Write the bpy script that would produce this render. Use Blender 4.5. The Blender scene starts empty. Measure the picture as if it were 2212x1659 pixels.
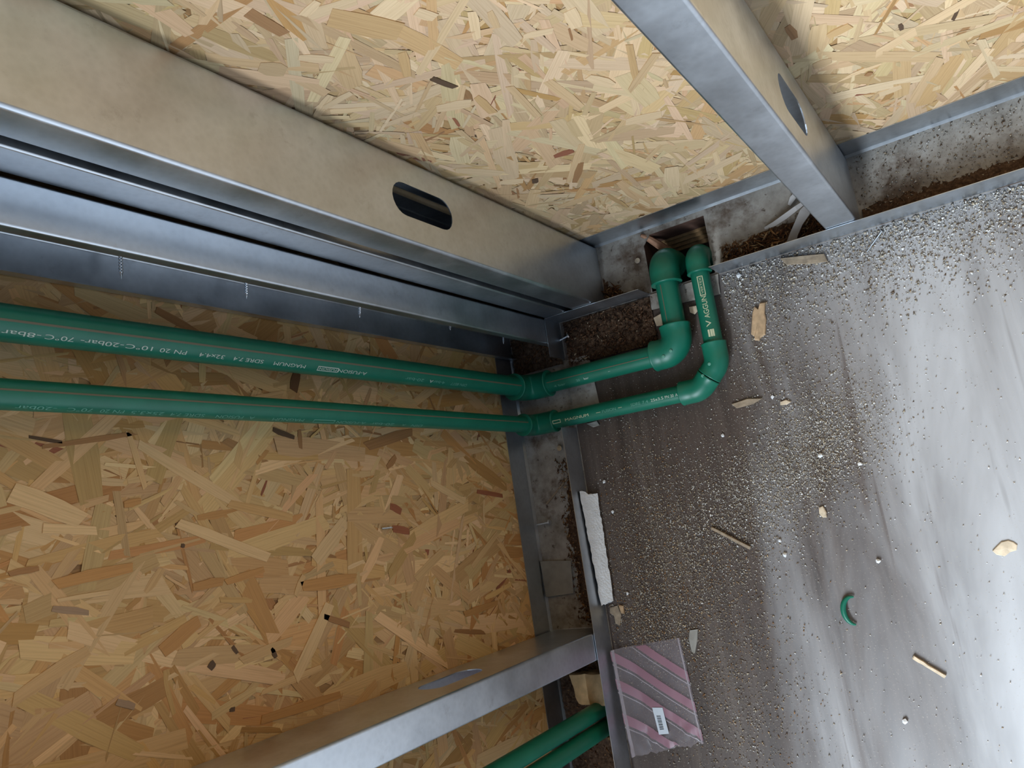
import bpy, bmesh, math, random
import numpy as np
from mathutils import Vector, Matrix, noise

sc = bpy.context.scene
col = sc.collection
random.seed(7)

# ------------------------------------------------------------------ camera
cam = bpy.data.cameras.new('camera')
cam.sensor_fit = 'HORIZONTAL'
cam.sensor_width = 36.0
cam.lens = 1660.85 / 2212 * 36.0
cam.clip_start = 0.01
camo = bpy.data.objects.new('camera', cam)
col.objects.link(camo)
RX = Vector((0.8172484, -0.14371787, -0.55807726))
DN = Vector((-0.21874965, -0.97328904, -0.06969245))
FW = Vector((-0.53315443, 0.17903525, -0.82685714))
M = Matrix.Identity(4)
for i in range(3):
    M[i][0] = RX[i]; M[i][1] = -DN[i]; M[i][2] = -FW[i]
M[2][3] = 1.03
camo.matrix_world = M
sc.camera = camo

# ------------------------------------------------------------------ world, daylight, exposure
w = bpy.data.worlds.new('world'); sc.world = w; w.use_nodes = True
w.node_tree.nodes['Background'].inputs[0].default_value = (0.62, 0.78, 1.0, 1)
w.node_tree.nodes['Background'].inputs[1].default_value = 1.0
# daylight entering through the window opening further along the left wall
WIN_Y0, WIN_Y1, WIN_Z0, WIN_Z1 = -2.70, -1.00, 0.95, 2.15
la = bpy.data.lights.new('window_daylight', 'AREA')
la.shape = 'RECTANGLE'; la.size = WIN_Y1 - WIN_Y0; la.size_y = WIN_Z1 - WIN_Z0
la.energy = 350.0; la.color = (0.76, 0.885, 1.0)
lo = bpy.data.objects.new('window_daylight', la)
lo.location = (-0.64, (WIN_Y0 + WIN_Y1) / 2, (WIN_Z0 + WIN_Z1) / 2)
lo.rotation_euler = (math.radians(90), 0, math.radians(-90))
col.objects.link(lo)
sc.view_settings.view_transform = 'Standard'
sc.view_settings.look = 'None'
sc.view_settings.gamma = 1.0
sc.view_settings.use_curve_mapping = False
sc.view_settings.exposure = 0.0
sc.cycles.max_bounces = 5; sc.cycles.diffuse_bounces = 3; sc.cycles.glossy_bounces = 2; sc.cycles.transparent_max_bounces = 6; sc.cycles.transmission_bounces = 3
sc.cycles.caustics_reflective = False; sc.cycles.caustics_refractive = False

# ------------------------------------------------------------------ helpers
def link(o, parent=None):
    col.objects.link(o)
    if parent is not None:
        o.parent = parent
    return o

def tag(o, label=None, cat=None, group=None, kind=None):
    if label: o['label'] = label
    if cat: o['category'] = cat
    if group: o['group'] = group
    if kind: o['kind'] = kind
    return o

def empty(name, loc=(0, 0, 0)):
    o = bpy.data.objects.new(name, None)
    o.empty_display_size = 0.02
    o.location = loc
    return link(o)

def mesh_obj(name, verts, faces, m, parent=None, smooth=False):
    """verts are world coordinates; a parented mesh keeps them relative to its parent's place"""
    off = parent_off(parent)
    me = bpy.data.meshes.new(name)
    me.from_pydata([(v[0] - off[0], v[1] - off[1], v[2] - off[2]) for v in verts], [], faces)
    me.update()
    bm = bmesh.new(); bm.from_mesh(me)
    bmesh.ops.recalc_face_normals(bm, faces=bm.faces)
    bm.to_mesh(me); bm.free()
    if smooth:
        me.polygons.foreach_set('use_smooth', [True] * len(me.polygons))
        me.set_sharp_from_angle(angle=math.radians(38))
    me.materials.append(m)
    o = bpy.data.objects.new(name, me)
    return link(o, parent)

def parent_off(p):
    v = Vector((0, 0, 0))
    while p is not None:
        v += p.location
        p = p.parent
    return v

class MB:
    def __init__(s): s.v = []; s.f = []
    def add(s, vs, fs):
        n = len(s.v); s.v += [tuple(v) for v in vs]; s.f += [tuple(i + n for i in f) for f in fs]
    def box(s, x0, x1, y0, y1, z0, z1):
        s.add([(x0,y0,z0),(x1,y0,z0),(x1,y1,z0),(x0,y1,z0),(x0,y0,z1),(x1,y0,z1),(x1,y1,z1),(x0,y1,z1)],
              [(0,3,2,1),(4,5,6,7),(0,1,5,4),(1,2,6,5),(2,3,7,6),(3,0,4,7)])
    def bbox(s, x0, x1, y0, y1, z0, z1, b=0.001):
        """box with chamfered edges"""
        bm = bmesh.new()
        vs = [bm.verts.new(p) for p in [(x0,y0,z0),(x1,y0,z0),(x1,y1,z0),(x0,y1,z0),(x0,y0,z1),(x1,y0,z1),(x1,y1,z1),(x0,y1,z1)]]
        for f in [(0,3,2,1),(4,5,6,7),(0,1,5,4),(1,2,6,5),(2,3,7,6),(3,0,4,7)]: bm.faces.new([vs[i] for i in f])
        bmesh.ops.bevel(bm, geom=list(bm.edges), offset=b, segments=2, affect='EDGES', profile=0.5)
        bm.verts.index_update()
        s.add([v.co[:] for v in bm.verts], [[v.index for v in f.verts] for f in bm.faces]); bm.free()
    def tube(s, path, radii, seg=28, caps=True):
        """sweep of a circle along a polyline of 3-D points"""
        P = [Vector(p) for p in path]
        if not hasattr(radii, '__len__'): radii = [radii] * len(P)
        T = []
        for i in range(len(P)):
            a = P[max(i - 1, 0)]; b = P[min(i + 1, len(P) - 1)]
            if (b - a).length < 1e-9: b = P[min(i + 2, len(P) - 1)]; a = P[max(i - 2, 0)]
            T.append((b - a).normalized())
        ref = Vector((0, 0, 1)) if abs(T[0].z) < 0.9 else Vector((0, 1, 0))
        n = T[0].cross(ref).normalized()
        rings = []
        for i, p in enumerate(P):
            n = (n - T[i] * n.dot(T[i])).normalized()
            b = T[i].cross(n)
            rings.append([p + (n * math.cos(2 * math.pi * k / seg) + b * math.sin(2 * math.pi * k / seg)) * radii[i] for k in range(seg)])
        base = len(s.v)
        for r in rings: s.v += [tuple(v) for v in r]
        for i in range(len(P) - 1):
            for k in range(seg):
                k2 = (k + 1) % seg
                s.f.append((base + i * seg + k, base + i * seg + k2, base + (i + 1) * seg + k2, base + (i + 1) * seg + k))
        if caps:
            s.f.append(tuple(base + k for k in range(seg)))
            s.f.append(tuple(base + (len(P) - 1) * seg + k for k in range(seg)))
    def prism(s, poly, z0, z1):
        n = len(poly)
        s.add([(p[0], p[1], z0) for p in poly] + [(p[0], p[1], z1) for p in poly],
              [tuple(range(n))[::-1], tuple(range(n, 2 * n))] + [(i, (i + 1) % n, (i + 1) % n + n, i + n) for i in range(n)])
    def build(s, name, m, parent=None, smooth=False):
        return mesh_obj(name, s.v, s.f, m, parent, smooth)

def L(c):
    c = c / 255.0
    return c / 12.92 if c <= 0.04045 else ((c + 0.055) / 1.055) ** 2.4
def S(r, g, b): return (L(r), L(g), L(b), 1)

class Nodes:
    def __init__(s, name):
        s.m = bpy.data.materials.new(name); s.m.use_nodes = True
        s.nt = s.m.node_tree; s.b = s.nt.nodes['Principled BSDF']
    def n(s, t, **kw):
        o = s.nt.nodes.new(t)
        for k, v in kw.items(): setattr(o, k, v)
        return o
    def l(s, a, b): s.nt.links.new(a, b)
    def coord(s, scale=(1, 1, 1), rot=(0, 0, 0), src='Object'):
        t = s.n('ShaderNodeTexCoord'); mp = s.n('ShaderNodeMapping')
        mp.inputs['Scale'].default_value = scale; mp.inputs['Rotation'].default_value = rot
        s.l(t.outputs[src], mp.inputs[0]); return mp.outputs[0]
    def noise(s, co, scale, detail=4, rough=0.55, dist=0.0):
        t = s.n('ShaderNodeTexNoise'); t.inputs['Scale'].default_value = scale
        t.inputs['Detail'].default_value = detail; t.inputs['Roughness'].default_value = rough; t.inputs['Distortion'].default_value = dist
        s.l(co, t.inputs['Vector']); return t.outputs['Fac']
    def ramp(s, fac, stops, interp='LINEAR'):
        r = s.n('ShaderNodeValToRGB'); r.color_ramp.interpolation = interp
        e = r.color_ramp.elements
        while len(e) < len(stops): e.new(0.5)
        for i, (p, c) in enumerate(stops):
            e[i].position = p; e[i].color = c if hasattr(c, '__len__') else (c, c, c, 1)
        s.l(fac, r.inputs[0]); return r.outputs[0]
    def mix(s, fac, a, b, mode='MIX'):
        x = s.n('ShaderNodeMix', data_type='RGBA', blend_type=mode)
        for sock, v in ((x.inputs[0], fac), (x.inputs[6], a), (x.inputs[7], b)):
            if hasattr(v, 'is_linked') or hasattr(v, 'links'): s.l(v, sock)
            else: sock.default_value = v
        return x.outputs[2]
    def bump(s, h, strength=0.3, dist=0.001):
        b = s.n('ShaderNodeBump'); b.inputs['Strength'].default_value = strength; b.inputs['Distance'].default_value = dist
        s.l(h, b.inputs['Height']); s.l(b.outputs[0], s.b.inputs['Normal'])
    def set(s, base=None, rough=None, metal=None, spec=None):
        for k, v in (('Base Color', base), ('Roughness', rough), ('Metallic', metal), ('Specular IOR Level', spec)):
            if v is None: continue
            if hasattr(v, 'links'): s.l(v, s.b.inputs[k])
            else: s.b.inputs[k].default_value = v
        return s.m

def plain(name, c, rough=0.6, metal=0.0, spec=0.5, var=0.0, scale=40.0):
    N = Nodes(name)
    base = c
    if var:
        f = N.noise(N.coord(), scale, 5)
        lo_ = tuple(x * (1 - var) for x in c[:3]) + (1,); hi_ = tuple(min(1, x * (1 + var)) for x in c[:3]) + (1,)
        base = N.ramp(f, [(0.3, lo_), (0.7, hi_)])
    return N.set(base, rough, metal, spec)

# ------------------------------------------------------------------ materials
def make_galv(name, lo_c, hi_c, r0, r1):
    N = Nodes(name)
    co = N.coord()
    f = N.noise(co, 18, 6, 0.65)
    vo = N.n('ShaderNodeTexVoronoi'); vo.inputs['Scale'].default_value = 160
    N.l(co, vo.inputs['Vector'])
    c = N.ramp(f, [(0.3, lo_c), (0.72, hi_c)])
    sp = N.ramp(vo.outputs['Distance'], [(0.0, 0.93), (0.7, 1.0)])
    c = N.mix(1.0, c, sp, 'MULTIPLY')
    dirt = N.ramp(N.noise(co, 34, 8, 0.75), [(0.60, 0.0), (0.72, 1.0)])
    c = N.mix(N.ramp(dirt, [(0.0, 0.0), (1.0, 0.22)]), c, (0.16, 0.15, 0.14, 1))
    r = N.ramp(f, [(0.3, r0), (0.7, r1)])
    N.bump(N.noise(co, 9, 3), 0.12, 0.002)
    return N.set(c, r, 1.0)
GALV = make_galv('galvanised_steel', (0.60, 0.65, 0.71, 1), (0.77, 0.82, 0.88, 1), 0.30, 0.42)

def make_trackweb():
    N = Nodes('dusty_track_steel')
    co = N.coord()
    c = N.ramp(N.noise(co, 30, 7, 0.7), [(0.30, S(126, 118, 108)), (0.55, S(166, 159, 150)), (0.75, S(188, 185, 181))])
    spots = N.ramp(N.noise(co, 95, 5, 0.7), [(0.60, 0.0), (0.68, 1.0)])
    c = N.mix(spots, c, S(74, 58, 46))
    blotch = N.ramp(N.noise(co, 11, 6, 0.7), [(0.52, 0.0), (0.63, 0.85)])
    c = N.mix(blotch, c, S(84, 62, 44))
    N.bump(N.noise(co, 140, 4), 0.25, 0.001)
    return N.set(c, 0.55, 0.0)
TRACKWEB = make_trackweb()

def make_osb_plain():
    N = Nodes('osb_board')
    co = N.coord()
    v1 = N.n('ShaderNodeTexVoronoi'); v1.inputs['Scale'].default_value = 1.0
    mp = N.coord((55, 55, 14)); N.l(mp, v1.inputs['Vector'])
    c = N.ramp(v1.outputs['Color'], [(0.0, S(120, 78, 42)), (0.4, S(176, 134, 84)), (1.0, S(214, 182, 132))])
    g = N.ramp(N.noise(N.coord((220, 220, 14)), 1, 4), [(0.3, 0.75), (0.7, 1.05)])
    N.bump(N.noise(co, 120, 4), 0.3, 0.001)
    return N.set(N.mix(1.0, c, g, 'MULTIPLY'), 0.7)
OSB = make_osb_plain()

def make_strand():
    N = Nodes('wood_strand')
    at = N.n('ShaderNodeAttribute', attribute_name='col')
    uv = N.n('ShaderNodeUVMap', uv_map='uv')
    mp = N.n('ShaderNodeMapping'); mp.inputs['Scale'].default_value = (14, 700, 1)
    N.l(uv.outputs[0], mp.inputs[0])
    g = N.noise(mp.outputs[0], 1, 5, 0.6, 0.3)
    gc = N.ramp(g, [(0.25, (0.78, 0.73, 0.66, 1)), (0.5, (0.97, 0.96, 0.94, 1)), (0.8, (1.08, 1.08, 1.07, 1))])
    c = N.mix(1.0, at.outputs['Color'], gc, 'MULTIPLY')
    N.bump(g, 0.35, 0.0006)
    return N.set(c, 0.62, 0.0, 0.35)
STRAND = make_strand()

def make_ply():
    N = Nodes('floor_plywood')
    g = N.noise(N.coord((16, 1.1, 1)), 1.0, 5, 0.62, 0.8)
    g2 = N.noise(N.coord((90, 4.0, 1)), 1.0, 4, 0.6, 0.3)
    c = N.ramp(g, [(0.30, S(56, 42, 35)), (0.5, S(80, 66, 58)), (0.72, S(100, 88, 80))])
    c = N.mix(1.0, c, N.ramp(g2, [(0.28, 0.72), (0.6, 1.06)]), 'MULTIPLY')
    crack = N.ramp(N.noise(N.coord((46, 1.7, 1), (0, 0, 0.06)), 1.0, 3, 0.5, 0.4), [(0.30, 0.75), (0.37, 0.0)])
    # dust streaks along the grain; paling to the right also paints in light falloff
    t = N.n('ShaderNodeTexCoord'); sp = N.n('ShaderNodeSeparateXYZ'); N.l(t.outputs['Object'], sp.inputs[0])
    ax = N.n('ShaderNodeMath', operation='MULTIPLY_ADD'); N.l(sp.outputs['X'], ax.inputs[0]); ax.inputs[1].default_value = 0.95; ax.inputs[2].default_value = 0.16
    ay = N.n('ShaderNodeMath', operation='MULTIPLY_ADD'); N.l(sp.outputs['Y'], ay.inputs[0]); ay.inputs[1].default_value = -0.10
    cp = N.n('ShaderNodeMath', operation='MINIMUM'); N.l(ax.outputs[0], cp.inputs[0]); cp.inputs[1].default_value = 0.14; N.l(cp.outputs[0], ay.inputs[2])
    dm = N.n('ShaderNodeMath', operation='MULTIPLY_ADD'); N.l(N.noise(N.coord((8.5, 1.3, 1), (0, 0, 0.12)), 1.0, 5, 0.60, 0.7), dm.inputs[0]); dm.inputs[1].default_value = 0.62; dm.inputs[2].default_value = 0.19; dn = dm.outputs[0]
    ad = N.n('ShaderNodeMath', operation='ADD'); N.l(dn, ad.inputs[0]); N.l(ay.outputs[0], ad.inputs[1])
    dust_and_light = N.ramp(ad.outputs[0], [(0.36, 0.0), (0.68, 0.95)])
    c = N.mix(dust_and_light, c, S(196, 195, 196))
    c = N.mix(crack, c, S(96, 84, 78))
    fine = N.ramp(N.noise(N.coord(), 420, 2, 0.6), [(0.62, 0.0), (0.72, 0.45)])
    c = N.mix(fine, c, S(176, 166, 150))
    N.bump(g2, 0.2, 0.001)
    return N.set(c, 0.5, 0.0, 0.6)
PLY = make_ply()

def make_green():
    N = Nodes('green_plastic')
    co = N.coord()
    c = N.ramp(N.noise(co, 40, 4), [(0.3, S(19, 106, 83)), (0.7, S(24, 117, 92))])
    sc_ = N.ramp(N.noise(co, 260, 6, 0.7), [(0.66, 0.0), (0.74, 0.25)])
    c = N.mix(sc_, c, S(120, 170, 150))
    return N.set(c, 0.38, 0.0, 0.5)
GREEN = make_green()
STRIPE = plain('brown_stripe', S(112, 104, 84), 0.5)
PRINT = plain('white_print', S(198, 208, 192), 0.6)
PRINT_C = plain('cream_print', S(214, 216, 178), 0.6)
PRINT_F = plain('faded_print', S(104, 166, 144), 0.6)
STEEL = plain('bright_screw_steel', (0.72, 0.74, 0.76, 1), 0.28, 1.0)
DARKWOOD = plain('dark_raw_wood', S(84, 58, 46), 0.85, var=0.4, scale=60)
PLYEDGE = plain('ply_edge_wood', S(150, 118, 80), 0.8, var=0.25, scale=120)
PALEWOOD = plain('pale_wood', S(216, 196, 168), 0.75, var=0.2, scale=140)
TANWOOD = plain('tan_wood', S(196, 164, 128), 0.75, var=0.25, scale=150)
GREYWOOD = plain('grey_wood', S(158, 140, 118), 0.75, var=0.25, scale=150)
SPLINTER = plain('splinter_wood', S(172, 128, 100), 0.75, var=0.2, scale=120)
BLACK = plain('barcode_ink', S(38, 40, 48), 0.6)
LABELW = plain('label_paper', S(214, 222, 232), 0.6)
PLASTER = plain('grey_board', S(112, 118, 126), 0.8)
FILM = plain('torn_white_film', S(178, 174, 172), 0.5)
CREAM = plain('cream_foam', S(206, 176, 132), 0.8, var=0.18, scale=90)
PAPER = plain('grey_paper', S(150, 146, 138), 0.75, var=0.15, scale=60)
WHITE = plain('white_foam', S(236, 236, 236), 0.75, var=0.05, scale=200)

def make_foam():
    N = Nodes('white_foam_sheet')
    co = N.coord()
    vo = N.n('ShaderNodeTexVoronoi'); vo.inputs['Scale'].default_value = 380
    N.l(co, vo.inputs['Vector'])
    N.bump(vo.outputs['Distance'], 0.6, 0.0012)
    return N.set(N.ramp(N.noise(co, 60, 4), [(0.3, S(222, 222, 222)), (0.7, S(240, 240, 240))]), 0.8)
FOAM = make_foam()

def make_dirt():
    N = Nodes('brown_wood_dirt')
    co = N.coord()
    c = N.ramp(N.noise(co, 210, 6, 0.7), [(0.30, S(52, 40, 32)), (0.52, S(92, 70, 54)), (0.75, S(136, 112, 90))])
    N.bump(N.noise(co, 300, 5), 0.7, 0.003)
    return N.set(c, 0.9, 0.0, 0.2)
DIRT = make_dirt()

def make_flake():
    N = Nodes('wood_flake')
    at = N.n('ShaderNodeAttribute', attribute_name='col')
    return N.set(at.outputs['Color'], 0.8, 0.0, 0.25)
FLAKE = make_flake()

def make_clear(name, tint, alpha, rough):
    N = Nodes(name)
    N.b.inputs['Alpha'].default_value = alpha
    return N.set(tint, rough, 0.0, 0.6)
CLEAR = make_clear('clear_plastic', S(176, 166, 172), 0.20, 0.25)
PINK = make_clear('pink_print_film', S(188, 142, 158), 0.48, 0.32)
SEAM = make_clear('packet_seam', S(206, 196, 204), 0.35, 0.22)
def make_glass():
    N = Nodes('window_glass')
    N.b.inputs['Transmission Weight'].default_value = 1.0
    return N.set((1, 1, 1, 1), 0.0)
GLASS = make_glass()

# ------------------------------------------------------------------ the setting
YO, YI, XO, XI = 0.396, 0.297, -0.657, -0.5585      # faces of the two bottom tracks
HT = 0.048                                           # height of the track flanges
YW, XW = 0.3987, -0.6597                             # board faces behind the strands
X1, Y0, ZC = 3.6, -4.2, 2.6

# floor with the cut-out under the back track where the pipes go down
HX0, HX1, HY0, HY1, HD = -0.400, -0.305, 0.301, 0.386, -0.085
fx0, fy1 = -0.72, 0.46
mb = MB()
vs = [(fx0, Y0, 0), (X1, Y0, 0), (X1, fy1, 0), (fx0, fy1, 0), (HX0, HY0, 0), (HX1, HY0, 0), (HX1, HY1, 0), (HX0, HY1, 0),
      (HX0, HY0, HD), (HX1, HY0, HD), (HX1, HY1, HD), (HX0, HY1, HD),
      (fx0, Y0, -0.1), (X1, Y0, -0.1), (X1, fy1, -0.1), (fx0, fy1, -0.1)]
fs = [(0, 1, 5, 4), (1, 2, 6, 5), (2, 3, 7, 6), (3, 0, 4, 7), (4, 5, 9, 8), (5, 6, 10, 9), (6, 7, 11, 10), (7, 4, 8, 11), (8, 9, 10, 11),
      (12, 15, 14, 13), (0, 12, 13, 1), (1, 13, 14, 2), (2, 14, 15, 3), (3, 15, 12, 0)]
mb.add(vs, fs)
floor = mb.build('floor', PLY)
floor.data.materials.append(DARKWOOD)
for p in floor.data.polygons:
    c = p.center
    if HX0 - .001 <= c.x <= HX1 + .001 and HY0 - .001 <= c.y <= HY1 + .001: p.material_index = 1
tag(floor, kind='structure', label='grey brown plywood floor with dusty wood grain')
for k in range(4):
    b = MB(); z = -0.042 - 0.0075 * k
    b.bbox(HX0 + .001, HX1 - .001, HY1 - 0.004 - 0.004 * k, HY1 + .0005, z - 0.0045, z, 0.0008)
    b.build('ply_layer', PLYEDGE, floor)

def wall_box(name, m, boxes, label):
    b = MB()
    for q in boxes: b.box(*q)
    o = b.build(name, m); tag(o, label, kind='structure'); return o
wall_back = wall_box('wall_back', OSB, [(XW - .012, X1, YW, YW + .012, 0.0, ZC)], 'pale strand board sheathing of the brighter back wall')
wall_left = wall_box('wall_left', OSB, [(XW - .012, XW, WIN_Y1, YW, 0, ZC), (XW - .012, XW, Y0, WIN_Y0, 0, ZC),
    (XW - .012, XW, WIN_Y0, WIN_Y1, 0, WIN_Z0), (XW - .012, XW, WIN_Y0, WIN_Y1, WIN_Z1, ZC)], 'orange brown strand board sheathing of the shaded left wall')
wall_box('wall_right', PLASTER, [(X1, X1 + .012, Y0, YW, 0, ZC)], 'grey board wall on the far side of the room')
wall_box('wall_front', PLASTER, [(XW, X1, Y0 - .012, Y0, 0, ZC)], 'grey board wall behind the viewer')
wall_box('ceiling', PLASTER, [(XW - .012, X1, Y0, YW, ZC, ZC + .012)], 'grey ceiling above the framed room')
win = empty('window_1', (XW - .03, (WIN_Y0 + WIN_Y1) / 2, WIN_Z0)); tag(win, 'window opening in the left wall letting in daylight', kind='structure')
b = MB()
b.box(XW - .05, XW - .012, WIN_Y0, WIN_Y0 + .05, WIN_Z0, WIN_Z1); b.box(XW - .05, XW - .012, WIN_Y1 - .05, WIN_Y1, WIN_Z0, WIN_Z1)
b.box(XW - .05, XW - .012, WIN_Y0, WIN_Y1, WIN_Z0, WIN_Z0 + .05); b.box(XW - .05, XW - .012, WIN_Y0, WIN_Y1, WIN_Z1 - .05, WIN_Z1)
b.build('window_frame', PLASTER, win)
b = MB(); b.box(XW - .035, XW - .029, WIN_Y0 + .05, WIN_Y1 - .05, WIN_Z0 + .05, WIN_Z1 - .05); b.build('pane', GLASS, win)

# ---- strands pressed into the boards
PAL = {'p': (0.70, 0.50, 0.30), 't': (0.61, 0.41, 0.225), 'g': (0.57, 0.36, 0.17), 'o': (0.49, 0.265, 0.105), 'b': (0.36, 0.19, 0.085),
       'd': (0.11, 0.065, 0.038), 'd2': (0.15, 0.07, 0.03), 'r': (0.30, 0.11, 0.06), 'gb': (0.36, 0.25, 0.18)}
def raw_mesh(name, V, nper, C, UV, m, parent, loops=None, polys=None):
    """many equal n-gons from numpy arrays (V is relative to the parent)"""
    me = bpy.data.meshes.new(name)
    nv = len(V); me.vertices.add(nv); me.vertices.foreach_set('co', V.astype(np.float32).ravel())
    if loops is None:
        loops = np.arange(nv, dtype=np.int32); starts = np.arange(0, nv, nper, dtype=np.int32)
    else: starts = np.arange(0, len(loops), polys, dtype=np.int32)
    me.loops.add(len(loops)); me.loops.foreach_set('vertex_index', loops.astype(np.int32))
    me.polygons.add(len(starts)); me.polygons.foreach_set('loop_start', starts)
    if UV is not None:
        u = me.uv_layers.new(name='uv'); u.data.foreach_set('uv', UV.astype(np.float32).ravel())
    a = me.attributes.new('col', 'FLOAT_COLOR', 'POINT')
    a.data.foreach_set('color', np.concatenate([C, np.ones((len(C), 1))], 1).astype(np.float32).ravel())
    me.update(calc_edges=True); me.validate()
    me.materials.append(m)
    o = bpy.data.objects.new(name, me)
    return link(o, parent)

def strand_outlines(rng, n, ha, hb):
    """n eight-cornered strand outlines in (along, across)"""
    j = lambda lo, hi: rng.uniform(lo, hi, n)
    U = np.stack([-ha * j(.80, 1), -ha * j(.2, .4), ha * j(.2, .4), ha * j(.80, 1), ha * j(.86, 1.04), ha * j(.1, .4), -ha * j(.1, .4), -ha * j(.86, 1.04)], 1)
    W_ = np.stack([-hb * j(.62, 1), -hb * j(.85, 1.1), -hb * j(.85, 1.1), -hb * j(.62, 1), hb * j(.5, .98), hb * j(.85, 1.1), hb * j(.85, 1.1), hb * j(.5, .98)], 1)
    return U, W_

def make_strands(wall, to3, u0, u1, v0, v1, dens, seed, shares, tint=(1, 1, 1)):
    rng = np.random.default_rng(seed)
    n = int((u1 - u0) * (v1 - v0) * dens)
    cu = rng.uniform(u0, u1, n); cv = rng.uniform(v0, v1, n)
    big = rng.random(n) < 0.38
    ln = np.where(big, rng.uniform(.060, .150, n), rng.uniform(.018, .07, n))
    wd = np.where(big, rng.uniform(.006, .025, n), rng.uniform(.002, .009, n))
    ang = np.where(rng.random(n) < .3, rng.uniform(0, math.pi, n), rng.normal(math.pi / 2, .62, n))
    U, Wd = strand_outlines(rng, n, ln / 2, wd / 2)
    keys = list(shares); pr = np.array([shares[k] for k in keys]); pr = pr / pr.sum()
    ki = rng.choice(len(keys), n, p=pr); dk = np.isin(ki, [keys.index('d'), keys.index('r'), keys.index('b')])
    ln = np.where(dk, ln * .55, ln); wd = np.where(dk, wd * .5, wd)
    U = np.where(dk[:, None], U * .55, U); Wd = np.where(dk[:, None], Wd * .5, Wd)
    base = np.array([PAL[k] for k in keys])[ki]
    base = base * rng.uniform(.82, 1.12, (n, 1)) * rng.uniform(.95, 1.05, (n, 3)) * np.array(tint)
    ca, sa = np.cos(ang)[:, None], np.sin(ang)[:, None]
    PU = np.clip(cu[:, None] + U * ca - Wd * sa, u0 - .02, u1 + .02); PV = np.maximum(cv[:, None] + U * sa + Wd * ca, 0.004)
    order = rng.uniform(0, 1, n)
    off = 0.00015 + 0.0012 * order[:, None] + U / ln[:, None] * rng.uniform(-.0004, .0004, n)[:, None] + Wd / wd[:, None] * rng.uniform(-.0004, .0004, n)[:, None]
    off = np.maximum(off, 0.00005)
    V = to3(PU.ravel(), PV.ravel(), off.ravel())
    C = np.repeat(base, 8, 0)
    UV = np.stack([(U + rng.uniform(0, 50, (n, 1))).ravel(), (Wd + rng.uniform(0, 50, (n, 1))).ravel()], 1)
    o = raw_mesh('pressed_strands', V, 8, C, UV, STRAND, wall)
    tag(o, kind='stuff')

toA = lambda u, v, n: np.stack([u, YW - n, v], 1)
toB = lambda u, v, n: np.stack([XW + n, u, v], 1)
SH_A = dict(p=.45, t=.36, g=.14, o=.035, b=.018, d=.004, r=.003)
SH_B = dict(p=.24, t=.38, g=.20, o=.14, b=.03, d=.005, r=.006)  # darker, more orange mix: shade and bounced light put into the board colour
make_strands(wall_back, toA, -0.62, 0.75, 0.0, 1.25, 8000, 3, SH_A)
make_strands(wall_left, toB, -0.95, 0.32, 0.0, 1.15, 8000, 4, SH_B, (1.10, 1.02, .84))  # last argument paints warm bounced light into the left boards
STR_A = [(-402,691,-404,650,12,"b"),(-357,660,-378,657,8,"p"),(-364,525,-357,496,7,"d"),(-368,306,-344,301,12,"r"),(-353,267,-387,224,9,"b"),(-353,471,-360,432,9,"g"),(-273,513,-248,500,9,"p"),(-227,515,-232,488,13,"p"),(-364,644,-339,588,26,"g"),(-378,655,-335,641,11,"p"),(-356,571,-376,541,9,"g"),(-418,273,-411,269,12,"d"),(-326,310,-392,230,10,"t"),(-393,484,-363,464,15,"p"),(-420,628,-401,603,10,"p"),(-461,371,-428,317,14,"p"),(-450,642,-440,621,19,"t"),(-314,601,-309,584,12,"p"),(-273,559,-282,536,7,"t"),(-13,270,-13,257,4,"d"),(-49,195,-54,200,7,"b"),(-95,352,-94,323,8,"b"),(-94,260,-75,257,14,"t"),(-49,305,-70,303,12,"g"),(-51,140,-28,139,12,"p"),(-211,435,-234,367,7,"g"),(-198,403,-246,362,9,"t"),(-293,442,-293,371,12,"t"),(-376,172,-442,178,14,"t"),(-322,462,-333,391,8,"t"),(-462,561,-426,560,7,"p"),(-276,311,-239,297,18,"p"),(-262,419,-250,384,12,"p"),(-424,283,-446,301,14,"p")]
STR_B = [(121,641,51,526,12,"p"),(252,618,233,570,9,"b"),(204,449,180,457,13,"d2"),(137,453,115,454,6,"b"),(-63,630,-42,590,14,"o"),(7,718,13,649,10,"o"),(-13,598,-12,562,9,"o"),(-14,562,-7,515,7,"o"),(-31,475,-33,390,14,"o"),(44,609,44,602,6,"d"),(26,605,25,601,4,"d"),(48,610,2,506,11,"p"),(-11,720,-20,689,6,"gb"),(-6,717,-6,671,4,"p"),(-53,433,-123,491,15,"p"),(46,323,36,304,10,"r"),(78,725,66,698,3,"b"),(82,748,56,689,17,"p"),(130,641,117,722,5,"b"),(118,356,140,259,13,"b"),(-65,446,-82,408,7,"b"),(-73,559,-81,554,4,"d"),(-88,585,-83,579,7,"d"),(-94,672,-102,656,6,"gb"),(-129,567,-129,561,4,"d"),(40,471,62,555,10,"g"),(137,491,128,461,6,"d"),(18,324,11,292,10,"r"),(106,301,92,320,8,"b"),(66,657,69,640,7,"o"),(-48,690,-74,752,11,"t"),(52,726,46,680,8,"p"),(157,552,177,468,9,"t"),(-116,453,-123,535,7,"t"),(-84,515,-94,510,5,"d"),(19,750,21,727,5,"b"),(77,635,132,649,6,"t"),(-89,553,-81,486,10,"t"),(-149,431,-147,538,9,"o"),(-47,293,-20,233,12,"t"),(-106,212,-102,127,9,"o"),(72,244,40,170,10,"p"),(126,734,121,705,3,"d"),(55,145,45,78,7,"r"),(-19,466,-40,481,7,"t"),(-7,103,-50,180,9,"t")]
rng = np.random.default_rng(11)
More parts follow.
